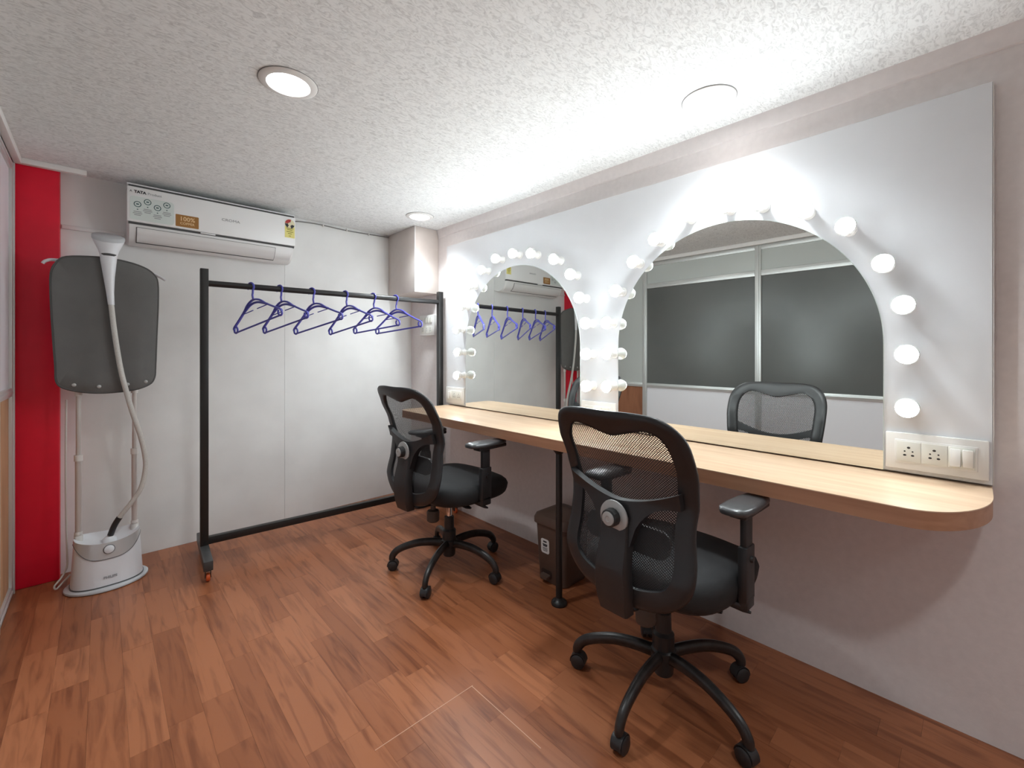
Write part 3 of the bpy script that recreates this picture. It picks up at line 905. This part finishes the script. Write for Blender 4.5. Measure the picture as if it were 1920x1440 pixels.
bd = obj('copper_badge', prism(B(), rrect(-hw_ + .212, -hw_ + .322, .128, .198, .004), lambda a, b, d: (a, d, b), yF, yF - .001), 'copper', t)
text_obj('badge_lettering', '100%', .034, 'gold_ink', bd, (-hw_ + .267, yF - .0012, .174), ROT_FRONT, .0006)
text_obj('badge_lettering', 'COPPER', .019, 'gold_ink', bd, (-hw_ + .267, yF - .0012, .148), ROT_FRONT, .0003)
text_obj('brand_lettering', 'A', .016, 'ink', t, (-hw_ + .016, yF - .0006, .283), ROT_FRONT, .0)
text_obj('brand_lettering', 'TATA', .020, 'ink', t, (-hw_ + .055, yF - .0006, .283), ROT_FRONT, .0010)
text_obj('brand_lettering', 'Product', .019, 'ink_grey', t, (-hw_ + .118, yF - .0006, .282), ROT_FRONT, .0)
text_obj('brand_lettering', 'CROMA', .022, 'ink_grey', t, (.055, yF - .0006, .212), ROT_FRONT, .0, sx=1.25)
el = obj('energy_label', prism(B(), rrect(hw_ - .066, hw_ - .004, .168, .245, .002), lambda a, b, d: (a, d, b), yF, yF - .0006), 'yellow', t)
ecx, ecz = hw_ - .035, .262
bm = B(); lathe(bm, [(0, 0), (.031, 0), (.031, .0008), (0, .0008)], 28, Matrix.Translation((ecx, yF, ecz)) @ AX_Y)
obj('rating_disc', bm, 'label_cream', el)
def wedge(a0, a1, r0, r1, mat):
    pts = [(r1 * math.cos(math.radians(a0 + (a1 - a0) * k / 8)), r1 * math.sin(math.radians(a0 + (a1 - a0) * k / 8))) for k in range(9)]
    pts += [(r0 * math.cos(math.radians(a1 + (a0 - a1) * k / 8)), r0 * math.sin(math.radians(a1 + (a0 - a1) * k / 8))) for k in range(9)]
    obj('rating_wedge', prism(B(), pts, lambda a, b, d: (ecx + a, d, ecz + b), yF - .0006, yF - .0014), mat, el)
wedge(75, 175, .010, .030, 'label_red'); wedge(180, 240, .012, .030, 'ink'); wedge(285, 345, .012, .030, 'ink')
bm = B()
for z_, w_ in ((.232, .022), (.222, .016), (.208, .020), (.196, .012), (.180, .006)):
    box(bm, ecx - w_, ecx + w_, yF - .0010, yF - .0004, z_ - .0025, z_ + .0025)
tag(obj('print_line', bm, 'label_olive', el), kind='stuff')

# power cord from the air conditioner to the boxed duct
bm = B(); tube(bm, catmull([(0.962, YB - .010, 2.110), (1.02, YB - .008, 2.140), (1.12, YB - .008, 2.150), (1.22, YB - .008, 2.152), (1.40, YB - .008, 2.146), (1.58, YB - .008, 2.150), (1.756, YB - .008, 2.156)], 5), .0042, 8)
t = obj('power_cord', bm, 'cord')
tag(t, 'thin grey cable along the back wall from air conditioner to boxed duct', 'cable')
for xx in (1.22, 1.40, 1.58):
    bxo('cable_clip', xx - .004, xx + .004, YB - .016, YB - .001, 2.140, 2.160, 'trim_white', t, .001)

# ================================================================== CLOTHES RACK
RP0, RP1 = Vector((0.423, 2.975)), Vector((1.930, 2.870))
rz_rack = math.atan2(RP1.y - RP0.y, RP1.x - RP0.x); RL = (RP1 - RP0).length
t = thing('clothes_rack', 'black steel clothes rack on small orange casters along the back wall', 'clothes rack', (RP0.x, RP0.y, 0), rz_rack)
RT = 1.665; RBAR = 1.585; s = .0195
for k, xx in enumerate((0, RL)):
    bxo('upright', xx - s, xx + s, -s, s, .112, RT, 'black_metal', t, .002)
    ft = bxo('foot', xx - .021, xx + .021, -.255, .225, .062, .112, 'grey_black_metal', t, .003)
    for yy in (-.225, .195):
        bm = B(); lathe(bm, [(0, -.009), (.018, -.009), (.0215, -.005), (.0215, .005), (.018, .009), (0, .009)], 18, Matrix.Translation((xx, yy, .0218)) @ Matrix.Rotation(PI / 2, 4, 'Y'))
        w = obj('caster_wheel', bm, 'orange', ft)
        bm = B(); box(bm, xx - .0135, xx - .0105, yy - .012, yy + .012, .020, .0615, .001)
        box(bm, xx + .0105, xx + .0135, yy - .012, yy + .012, .020, .0615, .001)
        box(bm, xx - .0135, xx + .0135, yy - .014, yy + .014, .054, .0620, .001)
        obj('caster_fork', bm, 'black_metal', ft)
bm = B(); tube(bm, [(s - .002, 0, RBAR), (RL - s + .002, 0, RBAR)], .0175, 18)
obj('hanging_rail', bm, 'black_metal', t)
bm = B(); box(bm, s - .001, RL - s + .001, -.017, .017, .114, .154, .002)
obj('base_rail', bm, 'black_metal', t)

# ================================================================== HANGERS
def make_hanger():
    """hanger in its local XZ plane, hook resting at the origin, tips along +-x"""
    r = .0045
    bm = B()
    rt = .0245
    hook = [(rt * math.cos(math.radians(a)), 0, rt * math.sin(math.radians(a))) for a in range(200, -61, -20)]
    hook += [(.006, 0, -.040), (0, 0, -.052), (0, 0, -.085)]
    hk = [Vector(p) for p in hook]
    tube(bm, catmull(hk, 2), .0056, 8)
    obj_hook = bm
    body = B()
    sh = [(-.2, 0, -.210), (-.195, 0, -.196), (-.15, 0, -.168), (-.09, 0, -.128), (-.05, 0, -.095), (0, 0, -.080), (.05, 0, -.095), (.09, 0, -.128), (.15, 0, -.168), (.195, 0, -.196), (.2, 0, -.210)]
    tube(body, catmull(sh, 4), .0060, 8, rz=.0085)
    for q in (-1, 1):
        tube(body, catmull([(q * .2, 0, -.210), (q * .2, 0, -.224), (q * .190, 0, -.232), (q * .178, 0, -.228), (q * .172, 0, -.212), (q * .178, 0, -.195)], 4), .0056, 8)
    bar = B(); tube(bar, [(-.195, 0, -.230), (.195, 0, -.230)], .0056, 8)
    inn = B()
    tube(inn, catmull([(-.105, 0, -.138), (-.07, 0, -.120), (-.035, 0, -.105), (0, 0, -.100), (.035, 0, -.105), (.07, 0, -.120), (.105, 0, -.138)], 4), .0070, 8)
    tube(inn, [(-.105, 0, -.140), (-.018, 0, -.140)], .0032, 8)
    tube(inn, [(.018, 0, -.140), (.105, 0, -.140)], .0032, 8)
    return obj_hook, body, bar, inn
hb = make_hanger()
HG = [((0.65, 2.963), 25.5, 15.0), ((0.804, 2.952), 22.5, 13.0), ((0.99, 2.939), 27, 13.5), ((1.202, 2.923), 21, 12.5), ((1.394, 2.909), 24.5, 7.5), ((1.561, 2.897), 25.5, 7.0)]
HL = ['blue-violet plastic hanger nearest the rack post beside the steamer', 'blue-violet plastic hanger, second along the rail from the steamer end',
      'blue-violet plastic hanger, third along the rail from the steamer end', 'blue-violet plastic hanger, fourth along the rail from the steamer end',
      'blue-violet plastic hanger, fifth along the rail, overlapping the last one', 'blue-violet plastic hanger, last on the rail, nearest the boxed duct']
first = None
for (p, yaw, tilt), lab in zip(HG, HL):
    if first is None:
        t = thing('coat_hanger', lab, 'hanger', (0, 0, 0), 0, 'hangers on the clothes rack')
        for nm, b_ in zip(('hook', 'shoulder_frame', 'bottom_bar', 'inner_arch'), hb): obj(nm, b_, 'hanger', t)
        first = t
    else:
        t = copy_tree(first); t['label'] = lab
    yb = RP0.y + (p[0] - RP0.x) * (RP1.y - RP0.y) / (RP1.x - RP0.x)
    ang = math.atan2(-math.cos(math.radians(yaw)), math.sin(math.radians(yaw)))   # local +x runs towards the room
    t.location = (p[0], yb, RBAR + .0175 - .0245 + .0060)
    t.rotation_euler = (0, math.radians(-tilt), ang)

# ================================================================== GARMENT STEAMER
SX, SY = 0.026, 3.105
t = thing('garment_steamer', 'white upright garment steamer with grey board and woven hose before the red pillar', 'garment steamer', (SX, SY, 0), math.radians(3))
def ell(a, b, z, n=40, tilt=0.0, e=0.8, dy=0.0):
    pts = []
    for k in range(n):
        u = 2 * PI * k / n; c, q = math.cos(u), math.sin(u)
        X = a * abs(c) ** e * (1 if c >= 0 else -1); Y = b * abs(q) ** e * (1 if q >= 0 else -1)
        pts.append((X, Y + dy, z + tilt * Y))
    return pts
bm = B(); loft(bm, [ell(.158, .132, .0005, e=1), ell(.163, .137, .004, e=1), ell(.163, .137, .012, e=1), ell(.155, .130, .018, e=1)])
obj('base_plate', bm, 'steamer_base', t, angle=50)
bm = B(); loft(bm, [ell(.143, .114, .0175), ell(.143, .114, .024)])
obj('base_seam', bm, 'steamer_seam', t, angle=50)
def bodyA(z): 
    f = (z - .02) / .23
    return .140 - .014 * f, .112 - .034 * f
bm = B()
secs = [ell(*bodyA(z), z) for z in (.022, .05, .10, .15, .20, .225)]
def topz(p): return p[2]
rim = ell(.1255, .0785, .245); rim = [(x_, y_, .232 + .022 * (abs(x_) / .1255) ** 1.5 + .03 * y_ / .0785 * .4) for x_, y_, z_ in rim]
secs.append(rim)
inn1 = [(x_ * .9, y_ * .86, .226 + .020 * (abs(x_) / .1255) ** 1.5 + .012 * y_ / .0785) for x_, y_, z_ in rim]
secs.append(inn1)
secs.append([(x_ * .5, y_ * .5, .214 + .012 * y_ / .0785) for x_, y_, z_ in rim])
loft(bm, secs)
body = obj('water_tank', bm, 'steamer_white', t, angle=50)
# silver control console with the smile-shaped seam
def front_pt(u, z, d):
    a, b = bodyA(z); c, q = math.cos(u), math.sin(u); e = .8
    X = (a + d) * abs(c) ** e * (1 if c >= 0 else -1); Y = (b + d) * abs(q) ** e * (1 if q >= 0 else -1)
    return (X, Y, z)
us = [math.radians(182 + 176 * k / 40) for k in range(41)]
def smile(u):
    xx = math.cos(u)
    return .150 + .085 * abs(xx) ** 2.6
def toprim(u): return .236 + .020 * abs(math.cos(u)) ** 1.5 - .008 * abs(math.sin(u))
bm = B(); rows = []
for f in (0, .25, .5, .75, 1):
    rows.append([front_pt(u, smile(u) + (toprim(u) - smile(u)) * f, .0022) for u in us])
g = [[bm.verts.new(p) for p in r] for r in rows]
for a, b in zip(g, g[1:]):
    for k in range(len(a) - 1): bm.faces.new((a[k], a[k + 1], b[k + 1], b[k]))
con = obj('control_console', bm, 'steamer_silver', t, angle=60)
bm = B(); tube(bm, [front_pt(u, smile(u), .0018) for u in us], .0018, 6)
obj('console_seam', bm, 'steamer_seam', con)
kz = .196
ky = front_pt(math.radians(270), kz, 0.0)[1]
tl = Matrix.Translation((0.0, ky, kz)) @ Matrix.Rotation(math.radians(-9), 4, 'X') @ AX_Y
bm = B(); lathe(bm, [(0, .001), (.0225, .001), (.0225, .005), (0, .005)], 26, tl); obj('dial_ring', bm, 'steamer_seam', con)
bm = B(); lathe(bm, [(0, .004), (.020, .004), (.0195, .011), (.016, .013), (0, .013)], 26, tl); obj('dial', bm, 'steamer_white', con)
bz = .062
text_obj('brand_lettering', 'PHILIPS', .016, 'ink_grey', t, (.004, front_pt(math.radians(270), bz, .0012)[1], bz), (PI / 2 - math.radians(9), 0, 0), .0005)
# hose outlet, hose
bm = B(); lathe(bm, [(0, .205), (.030, .205), (.028, .222), (.017, .236), (0, .236)], 22, Matrix.Translation((.006, -.005, 0)))
obj('hose_collar', bm, 'steamer_white', t)
HP = [(.000, -.052, 1.60), (.006, -.055, 1.52), (.010, -.058, 1.44), (.022, -.060, 1.30), (.044, -.060, 1.12), (.066, -.060, 1.0), (.092, -.058, .88), (.124, -.050, .755), (.142, -.045, .66), (.148, -.042, .575), (.130, -.038, .47), (.090, -.030, .395), (.050, -.020, .335), (.026, -.012, .29), (.010, -.006, .24)]
hp = catmull(HP, 6)
cut = [i for i, p in enumerate(hp) if p.z < .335 and p.x < .08][0]
bm = B(); tube(bm, hp[:cut + 1], .0115, 12)
hs = obj('hose', bm, 'hose', t)
bm = B(); tube(bm, hp[cut:], .0135, 12)
obj('hose_sleeve', bm, 'black_plastic', hs)
# poles
for q in (-1, 1):
    px = q * .108
    bm = B(); tube(bm, [(px, .02, .235), (px, .02, .66)], .0125, 14); pl = obj('pole', bm, 'pole', t)
    bm = B(); tube(bm, [(px, .02, .65), (px, .02, 1.30)], .0098, 14); obj('pole_extension', bm, 'pole', pl)
    for z0, z1, rr in ((.236, .268, .017), (.272, .285, .0155), (.645, .675, .0165), (.975, 1.0, .0150)):
        bm = B(); lathe(bm, [(.009, z0), (rr, z0), (rr, z1), (.009, z1)], 18, Matrix.Translation((px, .02, 0))); obj('pole_clamp', bm, 'pole_clip', pl)
# board
OUTB = [(-.185, 1.635), (-.15, 1.668), (-.05, 1.680), (.05, 1.678), (.14, 1.655), (.185, 1.625), (.203, 1.58), (.204, 1.45), (.198, 1.28), (.193, 1.12), (.188, 1.055), (.165, 1.020), (.10, .996), (.0, .988), (-.09, .996), (-.16, 1.020), (-.185, 1.055), (-.188, 1.13), (-.196, 1.28), (-.203, 1.45), (-.203, 1.58)]
ob = catmull([(a, b, 0) for a, b in OUTB], 4, closed=True)
cb = Vector((0.0, 1.34, 0))
def bd_y(x_): return -.030 + .55 * x_ * x_ + .004 * math.sin(x_ * 38)
bm = B(); fr_, bk = [], []
for f in (1.0, .985, .8, .6, .4, .2):
    fr_.append([bm.verts.new((p.x, bd_y(p.x) - (.006 if f < .99 else 0), p.y)) for p in [cb + (q - cb) * f for q in ob]])
    bk.append([bm.verts.new((p.x, bd_y(p.x) + .008, p.y)) for p in [cb + (q - cb) * f for q in ob]])
nb = len(ob)
for g_ in (fr_, bk):
    for a, b in zip(g_, g_[1:]):
        for k in range(nb): bm.faces.new((a[k], a[(k + 1) % nb], b[(k + 1) % nb], b[k]))
    bm.faces.new(g_[-1])
for k in range(nb): bm.faces.new((fr_[0][k], fr_[0][(k + 1) % nb], bk[0][(k + 1) % nb], bk[0][k]))
brd = obj('steaming_board', bm, 'board_grey', t, angle=50)
bm = B(); tube(bm, [(p.x, bd_y(p.x), p.y) for p in ob], .0055, 8, closed=True); obj('board_binding', bm, 'board_trim', brd)
for xx in (-.125, -.035, .075, .150):
    bm = B(); lathe(bm, [(0, 0), (.009, 0), (.008, .003), (.004, .005), (0, .005)], 16, Matrix.Translation((xx, bd_y(xx) - .006, 1.036 - .02 * (1 - abs(xx) / .15))) @ AX_Y)
    obj('snap_button', bm, 'knob_silver', brd)
# white hanger arms peeking past the board
bm = B(); tube(bm, catmull([(-.232, .012, 1.628), (-.218, .012, 1.644), (-.18, .014, 1.652), (0, .016, 1.655), (.17, .014, 1.632), (.212, .010, 1.618), (.240, .008, 1.600)], 4),
               [.003, .008, .013] + [.016] * 19 + [.013, .008, .003], 10, rz=.007)
obj('hanger_arm', bm, 'steamer_white', t)
# steam head
def ring3(c, rx, ry, n=24, tilt=0.0):
    return [(c[0] + rx * math.cos(2 * PI * k / n), c[1] + ry * math.sin(2 * PI * k / n) , c[2] + tilt * ry * math.sin(2 * PI * k / n)) for k in range(n)]
bm = B()
loft(bm, [ring3((.010, -.058, 1.44), .013, .013), ring3((.006, -.055, 1.50), .0155, .015), ring3((.002, -.054, 1.58), .022, .019), ring3((.0, -.054, 1.66), .031, .024), ring3((.0, -.054, 1.70), .034, .026)])
hd = obj('steam_handle', bm, 'steamer_white', t, angle=60)
bm = B(); loft(bm, [ring3((.0, -.056, 1.688), .0295, .0245), ring3((.0, -.056, 1.698), .033, .0275), ring3((.0, -.056, 1.70), .030, .025)]); obj('handle_band', bm, 'ac_gap', hd)
bm = B(); loft(bm, [ring3((.0, -.054, 1.694), .034, .026), ring3((.0, -.054, 1.72), .041, .030), ring3((.0, -.052, 1.75), .054, .036, tilt=.25), ring3((.0, -.049, 1.775), .063, .041, tilt=.55)])
hn = obj('steam_nozzle', bm, 'steamer_white', hd, angle=60)
bm = B(); loft(bm, [ring3((.0, -.049, 1.776), .064, .042, tilt=.55), ring3((.0, -.048, 1.792), .064, .042, tilt=.55), ring3((.0, -.048, 1.796), .058, .037, tilt=.55)]); obj('steam_plate', bm, 'steamer_base', hd, angle=60)
# mains cord: flat white ribbon beside the tank and a loop
bm = B(); tube(bm, catmull([(-.150, .135, .95), (-.152, .135, .6), (-.150, .125, .35), (-.147, .10, .16), (-.148, .085, .10), (-.168, .062, .06), (-.192, .05, .03), (-.185, .055, .012), (-.160, .068, .035), (-.135, .075, .06)], 5), .0042, 8)
obj('mains_cord', bm, 'cord_white', t)

# ================================================================== PEDAL BIN
BX0, BX1, BY0, BY1 = 1.672, 1.900, 1.395, 1.612
t = thing('pedal_bin', 'brown plastic pedal bin with white sticker under the counter', 'bin', ((BX0 + BX1) / 2, (BY0 + BY1) / 2, 0))
hx, hy = (BX1 - BX0) / 2, (BY1 - BY0) / 2
def rr3(sx, sy, z, r=.03): return [(a, b, z) for a, b in rrect(-sx, sx, -sy, sy, r, 5)]
bm = B(); loft(bm, [rr3(hx - .022, hy - .022, .001), rr3(hx - .018, hy - .018, .006), rr3(hx - .006, hy - .006, .285), rr3(hx - .006, hy - .006, .30)])
obj('bucket', bm, 'bin', t, angle=40)
bm = B(); loft(bm, [rr3(hx - .001, hy - .001, .296), rr3(hx + .004, hy + .004, .300), rr3(hx + .004, hy + .004, .325), rr3(hx - .004, hy - .004, .345), rr3(hx - .03, hy - .03, .356, .025), rr3(hx - .07, hy - .07, .359, .02)])
obj('lid', bm, 'bin', t, angle=40)
def bin_face(z): return -(hx - .018 + .012 * (z - .006) / .28)
bm = B(); prism(bm, rrect(-.028, .028, .150, .225, .012), lambda a, b, d: (bin_face(b) + d, a + .03, b), -.0002, -.001)
sk = obj('sticker', bm, 'sticker', t)
bm = B()
for z_, w_, h_ in ((.211, .012, .004), (.196, .016, .003), (.189, .014, .003), (.178, .017, .0015), (.171, .017, .0015), (.164, .015, .0015)):
    box(bm, bin_face(z_) - .0016, bin_face(z_) - .0004, .03 - w_, .03 + w_, z_ - h_, z_ + h_)
tag(obj('print_line', bm, 'ink', sk), kind='stuff')
bm = B(); prism(bm, rrect(-.036, .036, .022, .066, .012), lambda a, b, d: (bin_face(b) + d, a + .025, b), .004, -.0012); obj('pedal_recess', bm, 'bin_dark', t)
bm = B(); loft(bm, [[(bin_face(.03) + xx, yy + .025, zz) for yy, zz in rrect(-w_, w_, .026, .046, .008)] for xx, w_ in ((.0, .028), (-.018, .028), (-.028, .022))])
obj('pedal', bm, 'bin', t)
